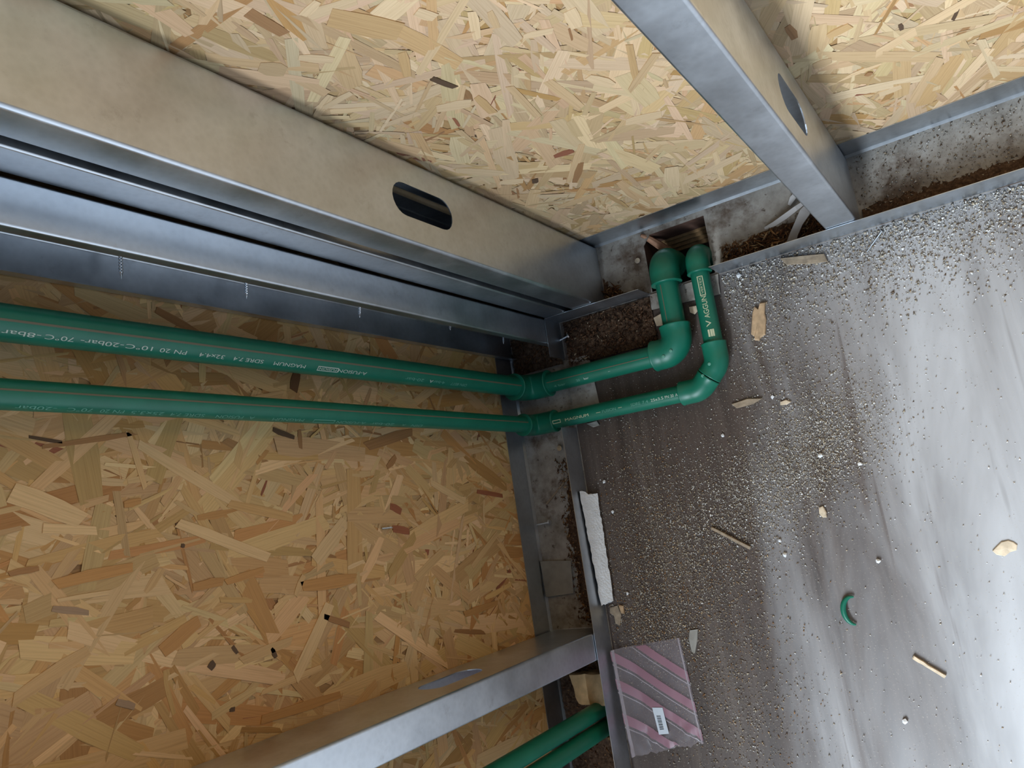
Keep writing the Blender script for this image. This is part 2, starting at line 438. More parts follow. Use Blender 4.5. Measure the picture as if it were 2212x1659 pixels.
for wall, to3, lst in ((wall_back, toA, STR_A), (wall_left, toB, STR_B)):
    for i, (a0, b0, a1, b1, wdt, k) in enumerate(lst):
        p = np.array([a0, b0]) / 1000; q = np.array([a1, b1]) / 1000
        ln = max(np.linalg.norm(q - p), 0.004); d = (q - p) / ln; c = (p + q) / 2
        U, Wd = strand_outlines(rng, 1, np.array([ln / 2]), np.array([wdt / 2000]))
        PU = c[0] + U[0] * d[0] - Wd[0] * d[1]; PV = c[1] + U[0] * d[1] + Wd[0] * d[0]
        top = 0.00165 + 0.0002 * (i % 3)
        V = np.concatenate([to3(PU, PV, np.full(8, top)), to3(PU, PV, np.full(8, 0.0002))])
        base = np.array(PAL[k]) * rng.uniform(.92, 1.08) * (np.array((1.10, 1.02, .84)) if wall is wall_left else 1)  # left strands carry the same painted bounce tint
        F = [tuple(range(8)), tuple(range(15, 7, -1))] + [(j, j + 8, (j + 1) % 8 + 8, (j + 1) % 8) for j in range(8)]
        me = bpy.data.meshes.new('wood_strand'); me.from_pydata(V.tolist(), [], F); me.update()
        a = me.attributes.new('col', 'FLOAT_COLOR', 'POINT'); a.data.foreach_set('color', np.tile(np.append(base, 1), 16).astype(np.float32))
        u = me.uv_layers.new(name='uv')
        uvv = np.stack([np.tile(U[0], 2) + i, np.tile(Wd[0], 2) + i], 1)
        for lp in me.loops: u.data[lp.index].uv = uvv[lp.vertex_index]
        me.materials.append(STRAND)
        link(bpy.data.objects.new('wood_strand', me), wall)

# ------------------------------------------------------------------ steel framing
def plate_holes(outer, holes, fmap, t):
    """flat plate with holes: loops in (a, b); fmap(a, b, depth) gives world points; thickness t"""
    bm = bmesh.new(); loops = []
    for lp in [outer] + holes:
        v = [bm.verts.new((p[0], p[1], 0)) for p in lp]
        loops.append(v)
        for i in range(len(v)): bm.edges.new((v[i], v[(i + 1) % len(v)]))
    bmesh.ops.triangle_fill(bm, use_beauty=True, use_dissolve=False, edges=list(bm.edges))
    bm.verts.index_update()
    base = [v.co.copy() for v in bm.verts]; n = len(base)
    fs = [[v.index for v in f.verts] for f in bm.faces]
    V = [fmap(p.x, p.y, 0) for p in base] + [fmap(p.x, p.y, t) for p in base]
    F = fs + [[i + n for i in f[::-1]] for f in fs]
    for lp in loops:
        ids = [v.index for v in lp]
        for i in range(len(ids)):
            a, b = ids[i], ids[(i + 1) % len(ids)]
            F.append([a, b, b + n, a + n])
    bm.free()
    return V, F

def stadium(ca, cb, half_w, half_l, seg=10):
    """slot: a across, b along"""
    pts = []
    for k in range(seg + 1): t = math.pi * k / seg; pts.append((ca + half_w * math.cos(t), cb + half_l - half_w + half_w * math.sin(t)))
    for k in range(seg + 1): t = math.pi + math.pi * k / seg; pts.append((ca + half_w * math.cos(t), cb - half_l + half_w + half_w * math.sin(t)))
    return pts

T = 0.0012
def stud(fm, depth, flange, z0, z1, label, slots=(), group=None, lip=0.011, loc=None):
    """C-stud. fm(u, v, z): u outward from the web face, v along the web from its room edge (0) to the sheathing (depth)."""
    root = empty('steel_stud', loc or fm(-flange / 2, depth / 2, z0)); tag(root, label, 'stud', group)
    r = 0.0035
    V, F = plate_holes([(r, z0), (depth - r, z0), (depth - r, z1), (r, z1)], [stadium(a, z, hw, hl) for a, z, hw, hl in slots], lambda a, b, d: fm(-d, a, b), T)
    mesh_obj('web', V, F, GALV, root)
    for side in (0, 1):
        vv = (lambda v: v) if side == 0 else (lambda v: depth - v)
        # rounded bend and flat of the flange, one rolled profile
        prof_o = [(-r + r * math.cos(t), r - r * math.sin(t)) for t in [math.pi / 2 * k / 5 for k in range(6)]] + [(-flange + r * .6, 0.0)]
        prof_i = [(-r + (r - T) * math.cos(t), r - (r - T) * math.sin(t)) for t in [math.pi / 2 * k / 5 for k in range(6)]] + [(-flange + r * .6, T)]
        n = len(prof_o)
        V = [fm(u, vv(v), z) for z in (z0, z1) for u, v in prof_o + prof_i]
        F = []
        for k in range(n - 1):
            for o_ in (0, n): F.append((o_ + k, o_ + k + 1, o_ + k + 1 + 2 * n, o_ + k + 2 * n))
            for o_ in (0, 2 * n): F.append((o_ + k, o_ + k + 1, o_ + k + 1 + n, o_ + k + n))
        F += [(0, n, 3 * n, 2 * n), (n - 1, 2 * n - 1, 4 * n - 1, 3 * n - 1)]
        mesh_obj('flange', V, F, GALV, root, True)
        rr = r * .6
        lo_ = [(-flange + rr - rr * math.sin(t), rr - rr * math.cos(t)) for t in [math.pi / 2 * k / 4 for k in range(5)]] + [(-flange, lip)]
        li_ = [(-flange + rr - (rr - T) * math.sin(t), rr - (rr - T) * math.cos(t)) for t in [math.pi / 2 * k / 4 for k in range(5)]] + [(-flange + T, lip)]
        n = len(lo_)
        V = [fm(u, vv(v), z) for z in (z0, z1) for u, v in lo_ + li_]
        F = []
        for k in range(n - 1):
            for o_ in (0, n): F.append((o_ + k, o_ + k + 1, o_ + k + 1 + 2 * n, o_ + k + 2 * n))
            for o_ in (0, 2 * n): F.append((o_ + k, o_ + k + 1, o_ + k + 1 + n, o_ + k + n))
        F += [(0, n, 3 * n, 2 * n), (n - 1, 2 * n - 1, 4 * n - 1, 3 * n - 1)]
        mesh_obj('lip', V, F, GALV, root, True)
    return root

ZT = 2.3
D = YO - YI - 0.003
# corner post seen broadside: web faces along the back wall
s1 = stud(lambda u, v, z: (-0.4755 + u, YI + .0015 + v, z), D, 0.0352, 0.003, ZT,
     'wide tan reflecting steel stud with a dark oblong slot beside the back wall', [(0.048, 0.414, 0.0185, 0.049), (0.048, 1.02, 0.0185, 0.049), (0.048, 1.62, 0.0185, 0.049)], 'corner post studs')
s2 = stud(lambda u, v, z: (-0.5603 - u, YI + .0015 + v, z), D, 0.0375, 0.003, ZT,
     'narrow steel stud face between the two dark gaps of the corner post', (), 'corner post studs')
s3 = stud(lambda u, v, z: (XI - .0015 - v, 0.2978 + u, z), D, 0.0390, 0.003, ZT,
     'open blue grey corner stud with screw tips inside, next to the green pipes', (), 'corner post studs')
s4 = stud(lambda u, v, z: (-0.1115 + u, YI + .0015 + v, z), D, 0.0365, 0.003, ZT,
     'steel stud standing alone against the bright back wall', [(0.046, 0.306, 0.0185, 0.049), (0.046, 0.91, 0.0185, 0.049), (0.046, 1.51, 0.0185, 0.049)], 'wall studs')
s5 = stud(lambda u, v, z: (XI - .0015 - v, -0.1635 + u, z), D, 0.0375, 0.003, ZT,
     'steel stud standing alone against the left wall above the striped packet', [(0.050, 0.306, 0.0185, 0.049), (0.050, 0.91, 0.0185, 0.049), (0.050, 1.51, 0.0185, 0.049)], 'wall studs')

def screw(parent, p, d, ln, r=0.0021, head=False, name='screw'):
    """threaded screw: p base, d direction of its tip"""
    p = Vector(p); d = Vector(d).normalized()
    path, rad = [], []
    if head:
        path += [p - d * .0028, p - d * .0026, p - d * .0002]; rad += [0.0005, .0042, .0040]
    n = 22
    for k in range(n + 1):
        t = k / n; path.append(p + d * ln * t)
        rad.append((r if k % 2 else r * .74) * (1.0 if t < .8 else max(.12, (1 - t) / .2)))
    b = MB(); b.tube(path, rad, 10)
    return b.build(name, STEEL, parent, False)
for z, x, ln in ((0.662, -0.632, 0.030), (0.529, -0.630, 0.027), (0.361, -0.634, 0.022), (0.190, -0.628, 0.017), (0.052, -0.632, 0.020)):
    screw(s3, (x, 0.2966, z), (-.25, -1, -.12), ln)

screw(wall_left, (-.6575, .019, .342), (.16, -.02, -1), .017, .0014)

# bottom tracks
CUT_A = (-0.402, -0.298)          # where the inner flange of the back track is cut for the pipes
CUT_B = (0.130, 0.238)            # where the inner flange of the left track is cut
tA = empty('bottom_track', (-0.2, (YI + YO) / 2, 0)); tag(tA, 'galvanised floor track under the back wall, cut open around the pipe hole', 'track', 'floor tracks')
ho = [(HX0, HY0 + .0), (HX1, HY0 + .0), (HX1, HY1), (HX0 + .012, HY1), (HX0, HY1 - .014)]
V, F = plate_holes([(XO, YI), (X1 - .02, YI), (X1 - .02, YO), (XO, YO)], [[(p[0], max(p[1], YI + .003)) for p in ho]], lambda a, b_, d: (a, b_, .0012 - d), .0011)
mesh_obj('web', V, F, TRACKWEB, tA)
def bent_flange(a0, a1, fm, parent, name='flange'):
    """upright flange with a rounded foot; fm(a, out, z)"""
    r = .003
    prof = [(r, .0013)] + [(r - r * math.sin(t), r - r * math.cos(t) + .0012) for t in [math.pi / 2 * k / 4 for k in range(1, 5)]] + [(0, HT), (.0007, HT), (.0007, r + .003), (r + .0003, .0019)]
    n = len(prof); V = [fm(a, o_, z) for a in (a0, a1) for o_, z in prof]
    F = [tuple(range(n)), tuple(range(2 * n - 1, n - 1, -1))] + [(k, (k + 1) % n, (k + 1) % n + n, k + n) for k in range(n)]
    return mesh_obj(name, V, F, GALV, parent)
fA_in = lambda a, o_, z: (a, YI + o_, z)
fA_out = lambda a, o_, z: (a, YO + .0012 - o_, z)
bent_flange(XI, CUT_A[0], fA_in, tA); bent_flange(CUT_A[1], X1 - .02, fA_in, tA); bent_flange(XO, X1 - .02, fA_out, tA)
b = MB(); b.add([(-0.4035, YI, .0045), (-0.300, YI, .0045), (-0.302, YI - .012, .0035), (-0.303, YI - .028, .003), (-0.4055, YI - .022, .003), (-0.4035, YI, .0034), (-0.300, YI, .0034), (-0.302, YI - .012, .0024), (-0.303, YI - .028, .0019), (-0.4055, YI - .022, .0019)],
    [(0, 1, 2, 3, 4), (9, 8, 7, 6, 5), (0, 5, 6, 1), (1, 6, 7, 2), (2, 7, 8, 3), (3, 8, 9, 4), (4, 9, 5, 0)])
b.build('bent_tab', TRACKWEB, tA)
tB = empty('bottom_track', ((XI + XO) / 2, -0.3, 0)); tag(tB, 'galvanised floor track under the left wall, rusty and littered with wood dirt', 'track', 'floor tracks')
b = MB(); b.box(XO, XI, Y0 + .02, YI - .0005, .0001, .0012); b.build('web', TRACKWEB, tB)
fB_in = lambda a, o_, z: (XI - o_, a, z)
fB_out = lambda a, o_, z: (XO - .0012 + o_, a, z)
bent_flange(Y0 + .02, CUT_B[0], fB_in, tB); bent_flange(CUT_B[1], YI, fB_in, tB); bent_flange(Y0 + .02, YI - .001, fB_out, tB)
b = MB(); b.add([(XI, .143, .0045), (XI, .236, .0045), (-0.5175, .236, .003), (-0.513, .146, .003), (-0.527, .138, .0035), (XI, .143, .0034), (XI, .236, .0034), (-0.5175, .236, .0019), (-0.513, .146, .0019), (-0.527, .138, .0024)],
    [(0, 1, 2, 3, 4), (9, 8, 7, 6, 5), (0, 5, 6, 1), (1, 6, 7, 2), (2, 7, 8, 3), (3, 8, 9, 4), (4, 9, 5, 0)])
b.build('bent_tab', TRACKWEB, tB)
# screws in the tracks
screw(tA, (-0.412, 0.352, .0035), (0, 0, -1), .0034, head=True)
screw(tB, (-0.592, 0.105, .0035), (0, 0, -1), .0034, head=True)

# ------------------------------------------------------------------ pipes
def arc(c, a, b_, r, ang=math.pi / 2, n=10):
    """points of a bend that leaves along a and turns towards b_ around the bend start c"""
    a = Vector(a); b_ = Vector(b_); c = Vector(c)
    return [c + a * r * math.sin(ang * k / n) + b_ * r * (1 - math.cos(ang * k / n)) for k in range(n + 1)]

def elbow(parent, corner, din, dout, R, s_in, s_out, bend=None, rim=0.0022, name='elbow'):
    """fitting: comes in along din to corner, leaves along dout; s_in / s_out are the centre-to-end lengths"""
    c = Vector(corner); a = Vector(din).normalized(); b_ = Vector(dout).normalized()
    ang = a.angle(b_); bend = bend or R * 1.04
    tl = bend * math.tan(ang / 2)
    p = [c - a * s_in, c - a * (s_in - .0008), c - a * (s_in - rim), c - a * (s_in - rim - .001)]
    r = [R * 1.0, R * 1.035, R * 1.035, R]
    side = (b_ - a * b_.dot(a)).normalized()
    bp = arc(c - a * tl, a, side, bend, ang, 12)
    p += bp; r += [R * (1 + .0 * math.sin(math.pi * k / 12)) for k in range(13)]
    p += [c + b_ * (s_out - rim - .001), c + b_ * (s_out - rim), c + b_ * (s_out - .0008), c + b_ * s_out]
    r += [R, R * 1.035, R * 1.035, R]
    mb = MB(); mb.tube(p, r, 40)
    return mb.build(name, GREEN, parent, True)

def run(parent, p, q, r, name='pipe_length'):
    p, q = Vector(p), Vector(q); mb = MB(); mb.tube([p, p.lerp(q, .5), q], r, 40); return mb.build(name, GREEN, parent, True)

def stripe(parent, p, q, r, e, width=.0016):
    """thin colour stripe lying on the pipe along the radial direction e"""
    p, q, e = Vector(p), Vector(q), Vector(e).normalized(); a = (q - p).normalized(); t = e.cross(a)
    w2 = width / 2; V = []
    for c in (p, q):
        for s_ in (-1, 0, 1):
            an = s_ * w2 / r; V.append(c + (e * math.cos(an) + t * math.sin(an)) * (r + .00025))
            V.append(c + (e * math.cos(an) + t * math.sin(an)) * (r - .0006))
    F = [(0, 2, 8, 6), (2, 4, 10, 8), (0, 6, 7, 1), (4, 5, 11, 10), (1, 7, 9, 3), (3, 9, 11, 5), (0, 1, 3, 2), (2, 3, 5, 4), (6, 8, 9, 7), (8, 10, 11, 9)]
    return mesh_obj('stripe', V, F, STRIPE, parent)

def text_flat(s, size):
    cu = bpy.data.curves.new('lettering', 'FONT'); cu.body = s; cu.size = size; cu.align_x = 'LEFT'
    o = bpy.data.objects.new('lettering', cu); col.objects.link(o)
    dg = bpy.context.evaluated_depsgraph_get(); me = bpy.data.meshes.new_from_object(o.evaluated_get(dg))
    bm = bmesh.new(); bm.from_mesh(me)
    bpy.data.objects.remove(o); bpy.data.curves.remove(cu); bpy.data.meshes.remove(me)
    return bm

def print_on(parent, s, p, a, e, r, size, m, length=None, bold=.0):
    """lettering wrapped on a pipe: starts at p on the axis, reads along a, centred on the radial direction e"""
    a = Vector(a).normalized(); e = Vector(e); e = (e - a * e.dot(a)).normalized(); up = e.cross(a); p = Vector(p)
    bm = text_flat(s, size)
    if not bm.verts: bm.free(); return
    ys = [v.co.y for v in bm.verts]; xs = [v.co.x for v in bm.verts]; my = (min(ys) + max(ys)) / 2
    sx = length / (max(xs) - min(xs)) if length else 1.0; x0 = min(xs)
    for k in range(1, 6):
        y = min(ys) + (max(ys) - min(ys)) * k / 6
        bmesh.ops.bisect_plane(bm, geom=list(bm.verts) + list(bm.edges) + list(bm.faces), plane_co=(0, y, 0), plane_no=(0, 1, 0))
    off = parent_off(parent)
    for v in bm.verts:
        an = (v.co.y - my) / r
        v.co = p + a * ((v.co.x - x0) * sx) + (e * math.cos(an) + up * math.sin(an)) * (r + .00028) - off
    me = bpy.data.meshes.new('lettering'); bm.to_mesh(me); bm.free(); me.materials.append(m)
    return link(bpy.data.objects.new('lettering', me), parent)

def box_on(parent, p, a, e, r, length, h, m, line=.0009, fill=False):
    """printed frame on a pipe"""
    a = Vector(a).normalized(); e = Vector(e); e = (e - a * e.dot(a)).normalized(); up = e.cross(a); p = Vector(p); mb = MB()
    def patch(x0, x1, y0, y1):
        n = 6; V = []
        for k in range(n + 1):
            an = (y0 + (y1 - y0) * k / n) / r
            for x in (x0, x1): V.append(p + a * x + (e * math.cos(an) + up * math.sin(an)) * (r + .0003))
        mb.add(V, [(2 * k, 2 * k + 1, 2 * k + 3, 2 * k + 2) for k in range(n)])
    h2 = h / 2
    if fill: patch(0, length, -h2, h2)
    else:
        patch(0, length, -h2, -h2 + line); patch(0, length, h2 - line, h2); patch(0, line, -h2 + line, h2 - line); patch(length - line, length, -h2 + line, h2 - line)
    return mb.build('printed_frame', m, parent)

R1, R1r, R2, R2r = 0.0150, 0.0159, 0.0121, 0.0128
zf1, zf2 = 0.0225, 0.0190
p1 = empty('water_pipe', (-0.622, 0.2095, 0)); tag(p1, 'thicker green plastic pipe, nearest the corner post, bending along the floor', 'pipe', 'paired green pipes in the corner')
c1 = (-0.622, 0.2095); cR1 = -0.3685; yH1 = 0.2045; yD1 = 0.3355
run(p1, (c1[0], c1[1] + .001, 2.2), (c1[0], c1[1] - .004, zf1 + .02), R1)
elbow(p1, (c1[0], yH1, zf1), (0, 0, -1), (1, 0, 0), R1 * 1.33, .040, .041)
run(p1, (c1[0] + .02, yH1, zf1), (cR1 - .02, yH1 - .001, zf1), R1)
elbow(p1, (cR1, yH1 - .001, zf1), (1, 0, 0), (0, 1, 0), .0212, .038, .036)
run(p1, (cR1, yH1 + .02, zf1), (cR1, yD1 - .02, zf1), R1r)
elbow(p1, (cR1, yD1, zf1), (0, 1, 0), (0, 0, -1), .0212, .036, .038)
run(p1, (cR1, yD1, zf1 - .02), (cR1, yD1, HD + .001), R1r)

p2 = empty('water_pipe', (-0.622, 0.150, 0)); tag(p2, 'thinner green plastic pipe with two angled fittings on the floor', 'pipe', 'paired green pipes in the corner')
c2 = (-0.622, 0.1515); yH2 = 0.1435; cR2 = -0.3205; yD2 = 0.330
run(p2, (c2[0], c2[1] + .008, 2.2), (c2[0], c2[1] - .005, zf2 + .02), R2)
elbow(p2, (c2[0], c2[1] - .0055, zf2), (0, 0, -1), (1, 0, 0), R2 * 1.36, .034, .040)
run(p2, (c2[0] + .02, c2[1] - .0055, zf2), (-0.372, yH2, zf2), R2)
kx = -0.3505; ky = yH2 + (cR2 - kx)
elbow(p2, (kx, yH2, zf2), (1, 0, 0), (1, 1, 0), .0165, .0275, .0205, bend=.0235, rim=.0015, name='angle_fitting')
elbow(p2, (cR2, ky, zf2), (1, 1, 0), (0, 1, 0), .0165, .0205, .0285, bend=.0235, rim=.0015, name='angle_fitting')
run(p2, (cR2, ky + .015, zf2), (cR2, yD2 - .02, zf2), R2r)
elbow(p2, (cR2, yD2, zf2), (0, 1, 0), (0, 0, -1), .0165, .029, .032)
run(p2, (cR2, yD2, zf2 - .015), (cR2, yD2, HD + .001), R2r)

def rad_v(c, deg):
    """radial direction of a vertical pipe at c: towards the room corner diagonal, turned by deg towards the left end"""
    b_ = math.atan2(-c[1], -c[0]) - math.radians(deg); return (math.cos(b_), math.sin(b_), 0)
def yl(c, z, top, bot): return bot + (top - bot) * z / 2.2
def P1(z): return (c1[0], yl(c1, z, c1[1] + .001, c1[1] - .004), z)
def P2(z): return (c2[0], yl(c2, z, c2[1] + .008, c2[1] - .005), z)
stripe(p1, P1(2.1), P1(.062), R1, rad_v(c1, -9), .0018); stripe(p2, P2(2.1), P2(.055), R2, rad_v(c2, -17), .0014)
UP = (0, 0, 1); eT = rad_v(c1, 27)
for z, s_, ln, mt in ((.243, '4-bar', .024, PRINT_F), (.196, 'DIN 8077', .034, PRINT_F), (.267, 'A', .007, PRINT), (.285, '20-bar', .035, PRINT_F),
                  (.387, 'A-FUSION', .044, PRINT), (.478, 'MAGNUM', .041, PRINT), (.532, 'SDRE', .021, PRINT), (.556, '7.4', .011, PRINT), (.577, '32x4.4', .027, PRINT),
                  (.617, 'PN 20', .026, PRINT), (.650, '10\u00b0C', .024, PRINT), (.676, '-20bar-', .036, PRINT), (.717, '70\u00b0C', .022, PRINT), (.742, '-8bar', .028, PRINT), (.775, 'DIN 8078', .05, PRINT)):
    print_on(p1, s_, P1(z), UP, eT, R1, .0058, mt, ln)
box_on(p1, P1(.431), UP, eT, R1, .030, .0058, PRINT); print_on(p1, 'FUSION', P1(.4335), UP, eT, R1, .0040, PRINT, .025)
eT = rad_v(c2, 48)
for z, s_, ln in ((.294, 'DIN', .020), (.325, 'A', .006), (.345, '20-bar', .04), (.393, 'A-FUSION', .044), (.483, 'MAGNUM', .040), (.545, 'A', .006), (.558, 'FUSION', .03), (.60, 'SDRE 7.4', .034), (.640, '25x3.5', .03), (.676, 'PN 20', .02), (.702, '70\u00b0C', .02), (.73, '-20bar', .03)):
    print_on(p2, s_, P2(z), UP, eT, R2, .0056, PRINT_F, ln)
box_on(p2, P2(.440), UP, eT, R2, .030, .0050, PRINT_F)
AX = (1, 0, 0); eH = (0, -.62, .78)
stripe(p1, (-.578, yH1, zf1), (-.409, yH1 - .001, zf1), R1, (0, -.12, 1), .0012)
for x, s_, ln, mt in ((-.568, '4 bar', .020, PRINT_F), (-.529, '20', .006, PRINT_F), (-.516, 'bar', .008, PRINT), (-.477, '-FUSION-SDRE', .040, PRINT), (-.434, '7.4 32x4.4', .026, PRINT), (-.4085, 'A', .004, PRINT)):
    print_on(p1, s_, (x, yH1, zf1), AX, eH, R1, .0050, mt, ln)
eH = (0, -.18, .98)
for x, s_, ln, mt in ((-.560, 'MAGNUM', .040, PRINT_C), (-.507, '-', .007, PRINT_C), (-.497, 'FUSION', .022, PRINT_F), (-.471, '-', .006, PRINT_C), (-.451, 'SDRE', .015, PRINT_F), (-.433, '7.4', .009, PRINT_F), (-.420, '25x3.5', .019, PRINT), (-.3985, 'PN 20', .013, PRINT), (-.383, 'A', .0035, PRINT)):
    print_on(p2, s_, (x, yH2 + .0008, zf2), AX, eH, R2, .0056, mt, ln)
box_on(p2, (-.582, yH2 + .0012, zf2), AX, eH, R2, .014, .0052, PRINT_C)
AY = (0, 1, 0); eR = (.22, 0, 1)
stripe(p1, (cR1, .243, zf1), (cR1, .297, zf1), R1r, (-.25, 0, 1), .0012)
for y, s_, ln in ((.2225, 'V', .009), (.2345, 'AGGUN', .031)):
    print_on(p2, s_, (cR2, y, zf2), AY, eR, R2r, .0098, PRINT_C, ln)
for k in range(3): box_on(p2, (cR2, .2085, zf2), AY, (eR[0] + .26 * (k - 1) + .10, 0, 1), R2r, .010, .0024, PRINT_C, fill=True)
box_on(p2, (cR2, .2665, zf2), AY, eR, R2r, .0275, .0078, PRINT_C, .0011); print_on(p2, 'VERTEX', (cR2, .269, zf2), AY, eR, R2r, .0042, PRINT_C, .023)

# moulded marks on the fittings
for par, p, r_ in ((p1, (-.385, .196, zf1 + .0208), 0), (p1, (-.373, .201, zf1 + .0210), 0), (p2, (-.3385, .1585, zf2 + .0162), 0), (p2, (-.3265, .172, zf2 + .0162), 0)):
    b = MB(); b.tube([(p[0], p[1], p[2] - .001), (p[0], p[1], p[2] + .0004), (p[0], p[1], p[2] + .0007)], [.0022, .0022, .0014], 12); b.build('moulded_mark', PRINT_F, par)

# second pair of pipes past the left wall stud
for (x, y), lab in (((-0.587, -0.2750), 'green vertical pipe nearer the left wall stud, lower left'), ((-0.587, -0.3017), 'green vertical pipe farther from the left wall stud, at the bottom edge')):
    pp = empty('water_pipe', (x, y, 0)); tag(pp, lab, 'pipe', 'paired green pipes past the stud')
    run(pp, (x, y, 2.2), (x, y, .0014), .0115)

# ------------------------------------------------------------------ dirt and sawdust
def dirt_patch(name, x0, x1, y0, y1, hgt, seed, label, z0=.0012, dens=1.0, power=1.0, edge=None):
    """uneven low heap of brown wood dirt"""
    nx = max(8, int((x1 - x0) / .0022)); ny = max(8, int((y1 - y0) / .0022)); V = []; keep = []
    for j in range(ny + 1):
        for i in range(nx + 1):
            u, v = i / nx, j / ny; x = x0 + (x1 - x0) * u; y = y0 + (y1 - y0) * v
            e_ = min(u, 1 - u) * 2 if edge is None else edge(u, v)
            m_ = min(1.0, e_ * 1.6) - .55 * (noise.noise(Vector((x * 38 + seed, y * 38, seed))) + .45 * noise.noise(Vector((x * 130, y * 130 + seed, 3.1)))) - .28
            z = hgt * max(-.2, min(1.0, m_)) * (.75 + .5 * noise.noise(Vector((x * 240, y * 240, seed))))
            z += .0012 * noise.noise(Vector((x * 420, y * 420, seed + 5)))
            V.append((x, y, z0 + z)); keep.append(m_ > -.02)
    F = []
    for j in range(ny):
        for i in range(nx):
            q = (j * (nx + 1) + i, j * (nx + 1) + i + 1, (j + 1) * (nx + 1) + i + 1, (j + 1) * (nx + 1) + i)
            if any(keep[k] for k in q): F.append(q)
    used = sorted({k for q in F for k in q}); mp = {k: i for i, k in enumerate(used)}
    o = mesh_obj(name, [(V[k][0], V[k][1], max(V[k][2], z0 - .0004)) for k in used], [tuple(mp[k] for k in q) for q in F], DIRT, None, True)
    tag(o, label, 'dirt', kind='stuff'); return o
dirt_patch('wood_dirt', -0.292, -0.146, YI + .0035, 0.348, .010, 1.3, 'brown fibrous dirt along the back track between pipes and stud', edge=lambda u, v: min(1, (1 - v) * 1.15 - (1 - u) * .62 + .08) * min(1, u * 6 + .2))
dirt_patch('wood_dirt', -0.108, 0.55, YI + .0035, 0.333, .007, 4.1, 'brown dirt strip in the back track right of the lone stud', edge=lambda u, v: (1 - v) * .95)
dirt_patch('wood_dirt', -0.474, -0.428, YI + .0035, 0.345, .007, 7.7, 'brown fibres at the foot of the slotted corner stud', edge=lambda u, v: (1 - v) * 1.25 - u * .95)
dirt_patch('wood_dirt', -0.606, XI - .0045, -0.150, 0.085, .006, 2.2, 'rusty brown dirt in the left track beside the white foam', edge=lambda u, v: min(1, u * 1.5) * min(1, (1 - v) * 3) * min(1, v * 4 + .3))
dirt_patch('wood_dirt', -0.652, XI - .0045, 0.232, 0.292, .006, 9.2, 'dark dirt under the corner post next to the thicker pipe', edge=lambda u, v: .9)
dirt_patch('wood_dirt', -0.654, XI - .0045, -0.60, -0.205, .005, 5.5, 'dark dirt in the left track around the second pipes', edge=lambda u, v: .75 + .2 * v)
dirt_patch('wood_dirt', -0.552, -0.405, 0.226, YI - .002, .006, 3.3, 'brown wood dirt on the floor between thick pipe and back track', z0=.0002, edge=lambda u, v: .95 - .35 * u * v)

def scatter(name, n, sampler, size, elong, pal, seed, label, z0=.0004, lift=.0012, cat='sawdust', parent=None):
    """loose flakes, each a thin wedge with its own colour"""
    r_ = np.random.default_rng(seed)
    P = sampler(r_, n); n = len(P)
    sz = size[0] * (size[1] / size[0]) ** (r_.random(n) ** 1.7)
    L_ = sz * r_.uniform(elong[0], elong[1], n) / 2; W_ = sz / elong[1] * r_.uniform(.6, 1.3, n) ; H_ = np.minimum(.0016, sz * .25) * r_.uniform(.4, 1.2, n)
    a = r_.uniform(0, 2 * np.pi, n); ca, sa = np.cos(a), np.sin(a); z = z0 + r_.uniform(0, lift, n) + (P[:, 2] if P.shape[1] > 2 else 0)
    loc = np.stack([np.stack([-L_, -W_ * .3, 0 * L_], 1), np.stack([L_, -W_ * .1, H_ * r_.uniform(-.2, 1.6, n)], 1), np.stack([L_ * .2, W_, H_ * .3], 1), np.stack([0 * L_, 0 * L_, H_], 1)], 1)
    V = np.empty((n, 4, 3))
    V[:, :, 0] = P[:, 0:1] + loc[:, :, 0] * ca[:, None] - loc[:, :, 1] * sa[:, None]
    V[:, :, 1] = P[:, 1:2] + loc[:, :, 0] * sa[:, None] + loc[:, :, 1] * ca[:, None]
    V[:, :, 2] = np.maximum(z[:, None] + loc[:, :, 2], z0 - .0002)
    pc = np.array([q[0] for q in pal]); pw = np.array([q[1] for q in pal]); pw = pw / pw.sum()
    C = pc[r_.choice(len(pal), n, p=pw)] * r_.uniform(.75, 1.2, (n, 1))
    tri = np.array([0, 2, 1, 0, 1, 3, 1, 2, 3, 2, 0, 3]); loops = (np.arange(n)[:, None] * 4 + tri[None]).ravel()
    o = raw_mesh(name, V.reshape(-1, 3), 4, np.repeat(C, 4, 0), None, FLAKE, parent, loops, 3)
    tag(o, label, cat, kind='stuff'); return o
cl = lambda r, g, b_: (L(r), L(g), L(b_))
PALE = [(cl(196, 182, 160), 4), (cl(178, 170, 158), 5), (cl(218, 214, 208), 1.6), (cl(160, 142, 120), 3), (cl(116, 98, 82), 1.4)]
BROWN = [(cl(120, 82, 52), 4), (cl(86, 56, 36), 4), (cl(158, 118, 80), 3), (cl(196, 168, 130), 1.2)]
def rect(x0, x1, y0, y1, bx=None):
    def f(r_, n):
        x = r_.uniform(x0, x1, n); y = y0 + (y1 - y0) * (r_.random(n) ** (bx or 1)); return np.stack([x, y], 1)
    return f
def blobs(lst):
    w_ = np.array([b_[4] for b_ in lst], float); w_ /= w_.sum()
    def f(r_, n):
        k = r_.choice(len(lst), n, p=w_); q = np.array([b_[:4] for b_ in lst])[k]
        P = np.stack([q[:, 0] + q[:, 2] * r_.normal(0, 1, n), q[:, 1] + q[:, 3] * r_.normal(0, 1, n)], 1)
        return P[(P[:, 0] > XI + .003) & (P[:, 1] < YI - .003)]
    return f
scatter('sawdust', 20000, rect(-0.297, 0.45, 0.15, YI - .002, .33), (.0006, .0042), (.7, 1.6), PALE + [(cl(232, 228, 222), 6)], 21, 'pale sawdust band swept along the back track')
